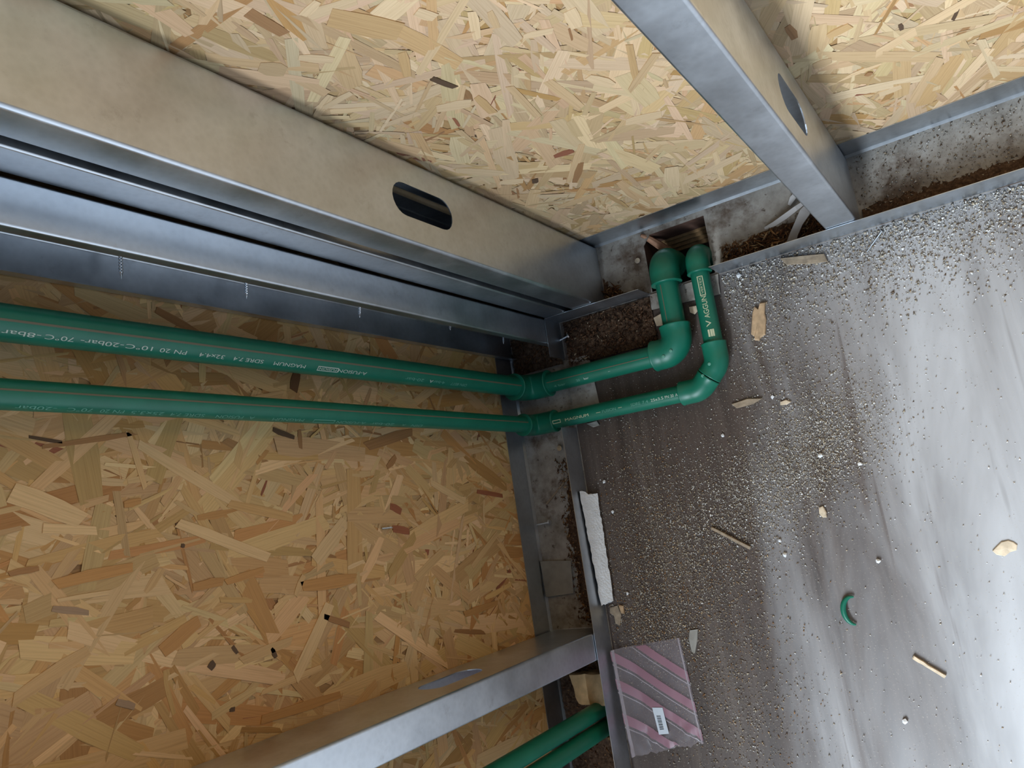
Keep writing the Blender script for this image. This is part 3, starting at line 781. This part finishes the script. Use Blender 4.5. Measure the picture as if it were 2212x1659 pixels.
scatter('sawdust', 24000, blobs([(-.20, .07, .035, .03, 2), (-.235, .03, .04, .03, 2.4), (-.29, -.005, .05, .03, 2.2), (-.36, -.05, .05, .035, 1.6), (-.22, .13, .06, .05, 1), (-.33, .02, .06, .04, 1), (-.255, .20, .03, .05, .8)]), (.0005, .0030), (.7, 1.6), PALE + [(cl(232, 228, 222), 4)], 22, 'pale sawdust drift across the middle of the floor')
scatter('sawdust', 24000, blobs([(-.48, -.06, .045, .06, 2), (-.44, -.14, .06, .05, 2), (-.40, -.26, .06, .07, 1.6), (-.46, .04, .04, .05, .8), (-.42, -.08, .06, .05, 1.4), (-.5, -.17, .03, .03, 1)]), (.0005, .0030), (.7, 1.8), PALE + BROWN[2:], 23, 'brownish wood crumbs between the white foam and the packet')
scatter('sawdust', 6000, rect(-.52, .5, -.45, .25), (.0005, .0026), (.7, 1.5), [(cl(236, 232, 226), 5), (cl(214, 206, 194), 3), (cl(196, 176, 150), 1)], 24, 'thin scatter of wood specks over the whole floor')
scatter('wood_crumbs', 1900, rect(-.552, -.405, .226, YI - .004), (.0014, .0070), (.8, 2.2), [(cl(92, 62, 42), 5), (cl(64, 44, 32), 5), (cl(124, 92, 66), 2), (cl(180, 160, 134), .35)], 25, 'brown wood crumbs heaped on the floor in the corner', .0012, .006)
scatter('wood_crumbs', 7000, rect(-.104, .45, .3015, .393, 1.25), (.0005, .0034), (.7, 1.6), PALE + [(cl(112, 92, 74), 3)], 26, 'grey wood crumbs lying in the back track right of the stud', .0014, .002)
scatter('wood_fibres', 650, rect(-.288, -.15, .302, .332), (.003, .009), (1.0, 3.2), BROWN, 27, 'brown wood fibres in the back track near the torn film', .004, .005)
scatter('wood_fibres', 60, rect(-.473, -.452, .303, .325), (.004, .011), (1.0, 3.5), BROWN, 28, 'brown splinters at the foot of the slotted corner stud', .003, .006)
scatter('wood_crumbs', 800, rect(-.606, XI - .006, -.16, .09), (.0015, .006), (.8, 2.2), BROWN, 29, 'rust brown crumbs lying in the left track', .0016, .005)
scatter('wood_crumbs', 900, rect(-.652, XI - .006, -.45, -.2), (.0015, .006), (.8, 2.2), BROWN[:3], 30, 'dark crumbs in the left track past the stud', .0016, .004)
scatter('wood_crumbs', 500, rect(-.652, XI - .006, .235, .288), (.0015, .006), (.8, 2.2), BROWN[:2], 31, 'dark crumbs under the corner post', .0016, .006)

# ------------------------------------------------------------------ loose things
def slab(name, poly, z0, z1, m, label, cat, group=None, jitter=.0, smooth=False, tilt=(0, 0)):
    """flat loose piece with an uneven outline and softened edge"""
    cx = sum(p[0] for p in poly) / len(poly); cy = sum(p[1] for p in poly) / len(poly)
    n = len(poly); V = []
    tl = lambda x, y: tilt[0] * (x - cx) + tilt[1] * (y - cy)
    h = z1 - z0
    for k, (ins, z) in enumerate(((0.0, z0), (0.0, z0 + h * .7), (min(.0012, h * .6), z1))):
        for x, y in poly:
            d = math.hypot(x - cx, y - cy) or 1
            V.append((x - (x - cx) / d * ins, y - (y - cy) / d * ins, z + tl(x, y) + random.uniform(-jitter, jitter) * (k > 0)))
    F = [tuple(range(n))[::-1]]
    for k in range(2): F += [(k * n + i, k * n + (i + 1) % n, (k + 1) * n + (i + 1) % n, (k + 1) * n + i) for i in range(n)]
    V.append((cx, cy, z1 + random.uniform(-jitter, jitter))); F += [(2 * n + i, 2 * n + (i + 1) % n, 3 * n) for i in range(n)]
    o = mesh_obj(name, V, F, m, None, smooth); tag(o, label, cat, group); return o

def ragged(p, q, n, amp, rnd):
    return [(p[0] + (q[0] - p[0]) * k / n + rnd.uniform(-amp, amp), p[1] + (q[1] - p[1]) * k / n + rnd.uniform(-amp, amp)) for k in range(n)]
rn = random.Random(5)
# white foam strip leaning by the left track
# a thin sheet: lower edge on the floor, upper edge leaning on the track flange
def foam_sheet():
    nl, ns = 30, 6; V = []; th = .0065
    for side in (0, 1):
        for i in range(nl + 1):
            t = i / nl; y = .0335 - .161 * t
            xl, zl = -.5565 + .0010 * t, .0285 - .0085 * t; xr, zr = -.5390 - .0020 * t, .0072
            for k in range(ns + 1):
                f_ = k / ns; rag = rn.uniform(-.0011, .0011) * (k in (0, ns))
                yy = y + (rn.uniform(-.004, .003) - .010 * f_ * (t < .5) if i in (0, nl) else 0)
                x, z = xl + (xr - xl) * f_ + rag * .6, zl + (zr - zl) * f_ - rag * .5
                z += .0005 * noise.noise(Vector((x * 300, yy * 300, 2)))
                if side: x, z = x - th * .55 * (1 if k else .05), max(z - th * .83, .0006)
                V.append((x, yy, z))
    n1_ = (nl + 1) * (ns + 1); F = []
    for i in range(nl):
        for k in range(ns):
            a = i * (ns + 1) + k; F += [(a, a + 1, a + ns + 2, a + ns + 1), (a + n1_, a + ns + 1 + n1_, a + ns + 2 + n1_, a + 1 + n1_)]
    rim = [i * (ns + 1) for i in range(nl + 1)] + [nl * (ns + 1) + k for k in range(1, ns + 1)] + [i * (ns + 1) + ns for i in range(nl - 1, -1, -1)] + [k for k in range(ns - 1, 0, -1)]
    for a, b_ in zip(rim, rim[1:] + rim[:1]): F.append((a, b_, b_ + n1_, a + n1_))
    return mesh_obj('foam_strip', V, F, FOAM)
tag(foam_sheet(), 'long white foam strip leaning against the left track', 'foam')
def foam_lump():
    bm = bmesh.new(); bmesh.ops.create_cube(bm, size=1.0)
    bmesh.ops.subdivide_edges(bm, edges=list(bm.edges), cuts=7, use_grid_fill=True)
    for v in bm.verts:
        x, y, z = v.co
        f_ = 1 - .14 * (max(abs(x), abs(y), abs(z)) and (abs(x) ** 4 + abs(y) ** 4 + abs(z) ** 4) * 5 - .3)
        p = Vector((x * f_ * .056 - .5945 + .012 * y * -.6, y * f_ * .044 - .2455, z * f_ * .023 + .0128))
        d_ = noise.noise(p * 95) * .0034 + noise.noise(p * 260) * .0014
        v.co = p + Vector((x, y, z)).normalized() * d_
        v.co.z = max(v.co.z, .0014); v.co.x = min(v.co.x, XI - .002)
    bm.verts.index_update()
    o = mesh_obj('foam_block', [v.co[:] for v in bm.verts], [[v.index for v in f.verts] for f in bm.faces], CREAM, None, True); bm.free()
    return tag(o, 'cream yellow foam lump in the left track below the stud', 'foam')
foam_lump()
slab('paper_sheet', [(-.656, -.060), (-.602, -.064), (-.606, -.112), (-.655, -.114)], .0062, .0072, PAPER, 'pale grey paper piece lying in the left track', 'paper', jitter=.0005)
# plywood chip, sticks, offcut
rn = random.Random(9)
chip = [(-0.2608, 0.2385), (-0.2566, 0.2341), (-0.2531, 0.2415), (-0.2463, 0.2405), (-0.25, 0.2271), (-0.2499, 0.2178), (-0.2548, 0.1985), (-0.2625, 0.1953), (-0.2641, 0.1923), (-0.2698, 0.1941), (-0.2693, 0.1992), (-0.273, 0.2033), (-0.2684, 0.2208), (-0.265, 0.2323)]
slab('wood_chip', chip, .0010, .0052, TANWOOD, 'torn tan wood chip lying right of the angled pipe', 'wood chip', jitter=.0006)
def stick(name, p, q, wd, hh, m, label, cat='stick', group=None):
    p = Vector((*p, 0)); q = Vector((*q, 0)); d = (q - p).normalized(); n = Vector((-d.y, d.x, 0)) * wd / 2
    N_ = 7; poly = [p + d * ((q - p).length * k / N_) + n * random.uniform(.75, 1.1) for k in range(N_ + 1)] + [q - d * ((q - p).length * k / N_) - n * random.uniform(.75, 1.1) for k in range(N_ + 1)]
    return slab(name, [(v.x, v.y) for v in poly], .0010, .001 + hh, m, label, cat, group)
stick('wood_stick', (-.378, -.042), (-.331, -.074), .0040, .0040, GREYWOOD, 'thin brownish stick on the sawdust in the middle of the floor', group='loose sticks on the floor')
stick('wood_stick', (-.166, -.217), (-.137, -.240), .0045, .0035, PALEWOOD, 'thin pale stick on the bright floor near the lower right', group='loose sticks on the floor')
stick('wood_stick', (-.4255, .2325), (-.4055, .2185), .0028, .0028, TANWOOD, 'small tan sliver on the brown dirt beside the thick pipe', group='loose sticks on the floor')
stick('wood_stick', (-.632, .024), (-.588, .058), .0028, .0028, GREYWOOD, 'grey brown sliver lying across the left track', group='loose sticks on the floor')
slab('wood_offcut', [(-.216, .2925), (-.190, .2880), (-.162, .2815), (-.160, .2705), (-.178, .2735), (-.210, .2820)], .0012, .0042, GREYWOOD, 'flat brown offcut half buried in sawdust at the back track', 'wood chip', jitter=.0006)
slab('wood_chip', [(-.2345, -.034), (-.2295, -.0325), (-.2270, -.040), (-.2275, -.047), (-.2325, -.0465), (-.2355, -.041)], .0010, .0036, PALEWOOD, 'small pale orange chip on the open floor', 'wood chip', jitter=.0004)
slab('wood_chip', [(-.2540, .1065), (-.2465, .1080), (-.2405, .1040), (-.2470, .1015), (-.2550, .1025)], .0010, .0034, PALEWOOD, 'small curved pale chip near the lower angled fitting', 'wood chip', jitter=.0004)
slab('wood_chip', [(-.318, .117), (-.295, .120), (-.276, .116), (-.290, .111), (-.312, .110)], .0010, .0034, GREYWOOD, 'dull brown chip below the angled pipe fitting', 'wood chip', jitter=.0005)
slab('wood_chip', [(-.0555, -.101), (-.050, -.0965), (-.043, -.0955), (-.0385, -.098), (-.0355, -.1015), (-.0375, -.107), (-.044, -.1085), (-.050, -.1125), (-.0575, -.110), (-.0605, -.1055)], .0007, .0020, PALEWOOD, 'pale knotty chip at the right side of the bright floor', 'wood chip', jitter=.0005)
# green pipe shaving
mb = MB(); pts = []; 
for k in range(15):
    t = math.radians(75 + 190 * k / 14); pts.append((-.2195 + .0135 * math.cos(t) * .85, -.161 + .0145 * math.sin(t) * 1.15, .0030 + .0030 * math.sin(math.pi * k / 14)))
mb.tube(pts, [.0008 + .0027 * math.sin(math.pi * (k + .6) / 15.2) for k in range(15)], 10)
tag(mb.build('pipe_shaving', GREEN, None, True), 'curled green plastic shaving on the floor', 'shaving')
# nail by the back track, screws lying about
mb = MB(); mb.tube([(-.1135, .268, .0022), (-.0925, .287, .0026), (-.092, .2875, .0026), (-.0917, .2878, .0026)], [.0006, .0011, .0026, .0026], 10)
tag(mb.build('nail', STEEL, None, True), 'thin shiny nail on the sawdust next to the back track', 'nail')
def loose_screw(p, d, ln, label):
    o = screw(None, p, d, ln, .0016, True, 'loose_screw'); tag(o, label, 'screw', 'loose screws'); return o
loose_screw((-.628, -.0035, .0105), (-1, -.05, -.03), .024, 'bright screw lying across the left track below the thinner pipe')
loose_screw((-.5455, .2715, .0075), (-1, -.25, .12), .018, 'bright screw at the foot of the corner post')
# torn white film by the lone stud, splinter in the pipe hole
def ribbon(name, pts, wd, m, label, cat, group=None, th=.0008):
    P = [Vector(p) for p in pts]; mb = MB(); V = []
    for i, p in enumerate(P):
        d = (P[min(i + 1, len(P) - 1)] - P[max(i - 1, 0)]).normalized(); n = Vector((-d.y, d.x, .25)).normalized() * wd[i] / 2
        V += [p + n, p - n, p - n - Vector((0, 0, th)), p + n - Vector((0, 0, th))]
    F = [(0, 1, 2, 3), tuple(len(V) - 4 + k for k in (3, 2, 1, 0))]
    for i in range(len(P) - 1):
        for k in range(4): F.append((4 * i + k, 4 * i + (k + 1) % 4, 4 * i + 4 + (k + 1) % 4, 4 * i + 4 + k))
    mb.add(V, F); o = mb.build(name, m); tag(o, label, cat, group); return o
ribbon('film_strip', [(-.226, .337, .009), (-.212, .3375, .013), (-.196, .341, .017), (-.180, .346, .020), (-.165, .352, .018)], [.003, .006, .007, .006, .004], FILM, 'long strip of torn white film across the brown dirt', 'film', 'torn film by the stud')
ribbon('film_strip', [(-.196, .304, .016), (-.190, .314, .018), (-.181, .326, .019), (-.171, .338, .018), (-.163, .347, .016)], [.012, .010, .010, .013, .008], FILM, 'short wide piece of torn white film beside the lone stud', 'film', 'torn film by the stud')
ribbon('film_strip', [(-.190, .358, .006), (-.184, .364, .009), (-.176, .369, .011), (-.168, .372, .009)], [.004, .007, .006, .003], FILM, 'little curl of torn white film behind the lone stud', 'film', 'torn film by the stud')
mb = MB(); mb.tube([(-.4005, .3885, .004), (-.394, .384, -.003), (-.383, .372, -.016), (-.370, .358, -.030)], [.0022, .0046, .0060, .0050], 8)
tag(mb.build('wood_splinter', SPLINTER), 'pale broken wood splinter across the pipe hole', 'splinter')
# foam and paper scraps
rn = random.Random(3)
def crumb(name, x, y, s, m, label, cat, group, z=.0008):
    bm = bmesh.new(); bmesh.ops.create_icosphere(bm, subdivisions=1, radius=s)
    for v in bm.verts: v.co = Vector((v.co.x * rn.uniform(.6, 1.25), v.co.y * rn.uniform(.6, 1.25), v.co.z * rn.uniform(.4, .8)))
    zm = min(v.co.z for v in bm.verts); bm.verts.index_update()
    o = mesh_obj(name, [(v.co.x + x, v.co.y + y, v.co.z - zm + z) for v in bm.verts], [[v.index for v in f.verts] for f in bm.faces], m)
    tag(o, label, cat, group); return o
CR = [(-.274, .287, .0042, 'largest white foam crumb on the sawdust right of the pipe hole'), (-.3135, .2905, .0028, 'white foam crumb touching the back track beside the thin pipe'), (-.3095, .2900, .0022, 'tiny white crumb beside the thin pipe at the back track'),
      (-.219, .030, .0036, 'white crumb in the middle sawdust drift'), (-.527, .043, .0032, 'round white bead just above the foam strip'), (-.521, -.002, .0026, 'white bead touching the foam strip edge'),
      (-.288, -.087, .0034, 'white crumb on the grey floor above the green shaving'), (-.291, -.069, .0026, 'small white crumb right of the brownish stick'), (-.263, .115, .0026, 'white speck right of the angled fittings'),
      (-.338, .0775, .0030, 'white curl hanging below the lower angled fitting'), (-.190, -.289, .0036, 'white crumb alone on the lower bright floor'), (-.176, .012, .0030, 'white crumb near the right end of the sawdust drift'),
      (-.354, .2965, .0032, 'white crumb caught between the two downward pipes'), (-.180, -.105, .0034, 'white smear of foam on the bright floor'), (-.5195, -.119, .0024, 'white bead at the lower end of the foam strip'), (-.496, -.300, .0026, 'white crumb on the striped packet beside its label')]
for x, y, s_, lb in CR: crumb('foam_crumb', x, y, s_, WHITE, lb, 'foam', 'white foam crumbs', .0034 if 'packet' in lb else .0008)
slab('paper_scrap', [(-.5515, -.137), (-.5385, -.135), (-.5355, -.148), (-.5405, -.163), (-.5465, -.160), (-.5475, -.149), (-.5535, -.144)], .0008, .0032, GREYWOOD, 'torn grey scrap at the lower end of the foam strip', 'scrap', 'torn scraps', jitter=.0008)
slab('paper_scrap', [(-.5365, -.134), (-.5295, -.136), (-.5295, -.147), (-.5345, -.146)], .0010, .0040, TANWOOD, 'small tan scrap tucked under the foam strip end', 'scrap', 'torn scraps', jitter=.0006)
slab('paper_scrap', [(-.4350, -.1745), (-.4235, -.1735), (-.4265, -.1860), (-.4335, -.2050), (-.4380, -.2030), (-.4390, -.1850)], .0008, .0030, PAPER, 'crumpled grey scrap at the upper right corner of the packet', 'scrap', 'torn scraps', jitter=.0008)
slab('paper_scrap', [(-.541, .1335), (-.523, .1345), (-.5195, .1270), (-.5305, .1260)], .0008, .0030, PAPER, 'pale grey torn scrap under the thinner pipe', 'scrap', 'torn scraps', jitter=.0006)
slab('paper_scrap', [(-.4035, .262), (-.387, .266), (-.387, .247), (-.4015, .249)], .0050, .0060, PALEWOOD, 'cream torn scrap left of the thick pipe near the hole', 'scrap', 'torn scraps', jitter=.0005)
slab('paper_scrap', [(-.349, .263), (-.338, .262), (-.338, .254), (-.343, .2505), (-.349, .255)], .0050, .0060, PALEWOOD, 'cream torn scrap between the two pipes near the hole', 'scrap', 'torn scraps', jitter=.0005)

# ------------------------------------------------------------------ striped packet
pk = empty('plastic_packet', (-.50, -.26, .0)); tag(pk, 'clear plastic packet with diagonal pink stripes and a barcode label', 'packet')
c00, c10, c11, c01 = Vector((-.5545, -.1945)), Vector((-.4520, -.1835)), Vector((-.4440, -.3190)), Vector((-.5480, -.3400))
def pkp(u, v, dz=0):
    if v > .8: v = v + (v - .8) * (.16 * noise.noise(Vector((u * 7, 3.3, 1))) + .10 * noise.noise(Vector((u * 19, 8.1, 1))))
    p = c00 * (1 - u) * (1 - v) + c10 * u * (1 - v) + c11 * u * v + c01 * (1 - u) * v
    h = .0022 + .0026 * (math.sin(math.pi * max(0, min(1, u))) * math.sin(math.pi * max(0, min(1, v)))) ** .5 + .0010 * noise.noise(Vector((u * 5, v * 6, 2.0))) + .0014 * noise.noise(Vector((u * 11, v * 12, 7.0))) * (1.8 if v > .8 else .4)
    lean = .0155 * max(0, 1 - u / .30) ** 1.6
    return (p.x, p.y, max(h, .0014) + lean + dz)
nu, nv = 26, 34
V = [pkp(i / nu, j / nv * (1 + (.02 * noise.noise(Vector((i * .4, 1, 1))) if j == nv else 0))) for j in range(nv + 1) for i in range(nu + 1)]
V += [(x, y, z - .0005 - min(.003, max(0, z - .0018) * .5)) for x, y, z in V]
n1 = (nu + 1) * (nv + 1); F = []
for j in range(nv):
    for i in range(nu):
        a = j * (nu + 1) + i; F += [(a, a + 1, a + nu + 2, a + nu + 1), (a + n1, a + nu + 1 + n1, a + nu + 2 + n1, a + 1 + n1)]
mesh_obj('film_bag', V, F, CLEAR, pk, True)
def band(off, wd, m, name, dz=.0004, cl_=None):
    """diagonal stripe following the packet surface; off shifts it along v"""
    V = []; F = []; n = 40
    for i in range(n + 1):
        u = i / n; v0 = off + .62 * u; 
        for s_ in (0, .33, .66, 1): V.append((u, min(.985, max(.012, v0 + wd * s_))))
    W3 = [pkp(u, v, dz) for u, v in V] + [pkp(u, v, dz - .00025) for u, v in V]; k0 = len(V)
    for i in range(n):
        for s_ in range(3):
            a = 4 * i + s_; q = (a, a + 1, a + 5, a + 4)
            if max(V[k][1] for k in q) - min(V[k][1] for k in q) > 1e-4 and abs(V[a][1] - V[a + 1][1]) + abs(V[a + 4][1] - V[a + 5][1]) > 1e-5:
                F += [q, tuple(k + k0 for k in q[::-1])]
    if F: mesh_obj(name, W3, F, m, pk, True)
for off in (-.29, .0, .26, .58):
    band(off, .10, PINK, 'pink_stripe'); band(off + .125, .012, SEAM, 'pale_line', .0005)
for side in (0, 1):
    V = []
    for j in range(31):
        for s_ in (0, 1): V.append(pkp((.012 + .035 * s_) if side == 0 else (.988 - .02 * s_), j / 30, .0006))
    mesh_obj('side_seam', V + [(x, y, z - .0002) for x, y, z in V], [(2 * k, 2 * k + 1, 2 * k + 3, 2 * k + 2) for k in range(30)] + [(62 + 2 * k, 62 + 2 * k + 2, 62 + 2 * k + 3, 62 + 2 * k + 1) for k in range(30)], SEAM, pk, True)
lab = [(-.5090, -.2745), (-.4935, -.2745), (-.4905, -.3085), (-.5055, -.3100)]
mb = MB(); mb.prism(lab[::-1], .0058, .0062); lo_ = mb.build('barcode_label', LABELW, pk); lo_['label'] = 'white barcode label'
mb = MB(); A_, B_, C_, D_ = [Vector(p) for p in lab]
ty = .30
for k, wd in enumerate((.018, .012, .010, .022, .012, .016, .026, .012, .010, .030, .012, .026, .014, .030)):
    if ty + wd > .93: break
    l0, l1 = A_.lerp(D_, ty), A_.lerp(D_, ty + wd); r0, r1 = B_.lerp(C_, ty), B_.lerp(C_, ty + wd)
    mb.prism([tuple(l0.lerp(r0, .22))[:2], tuple(l0.lerp(r0, .62))[:2], tuple(l1.lerp(r1, .62))[:2], tuple(l1.lerp(r1, .22))[:2]], .0061, .0064)
    ty += wd + .021
mb.build('barcode', BLACK, lo_)
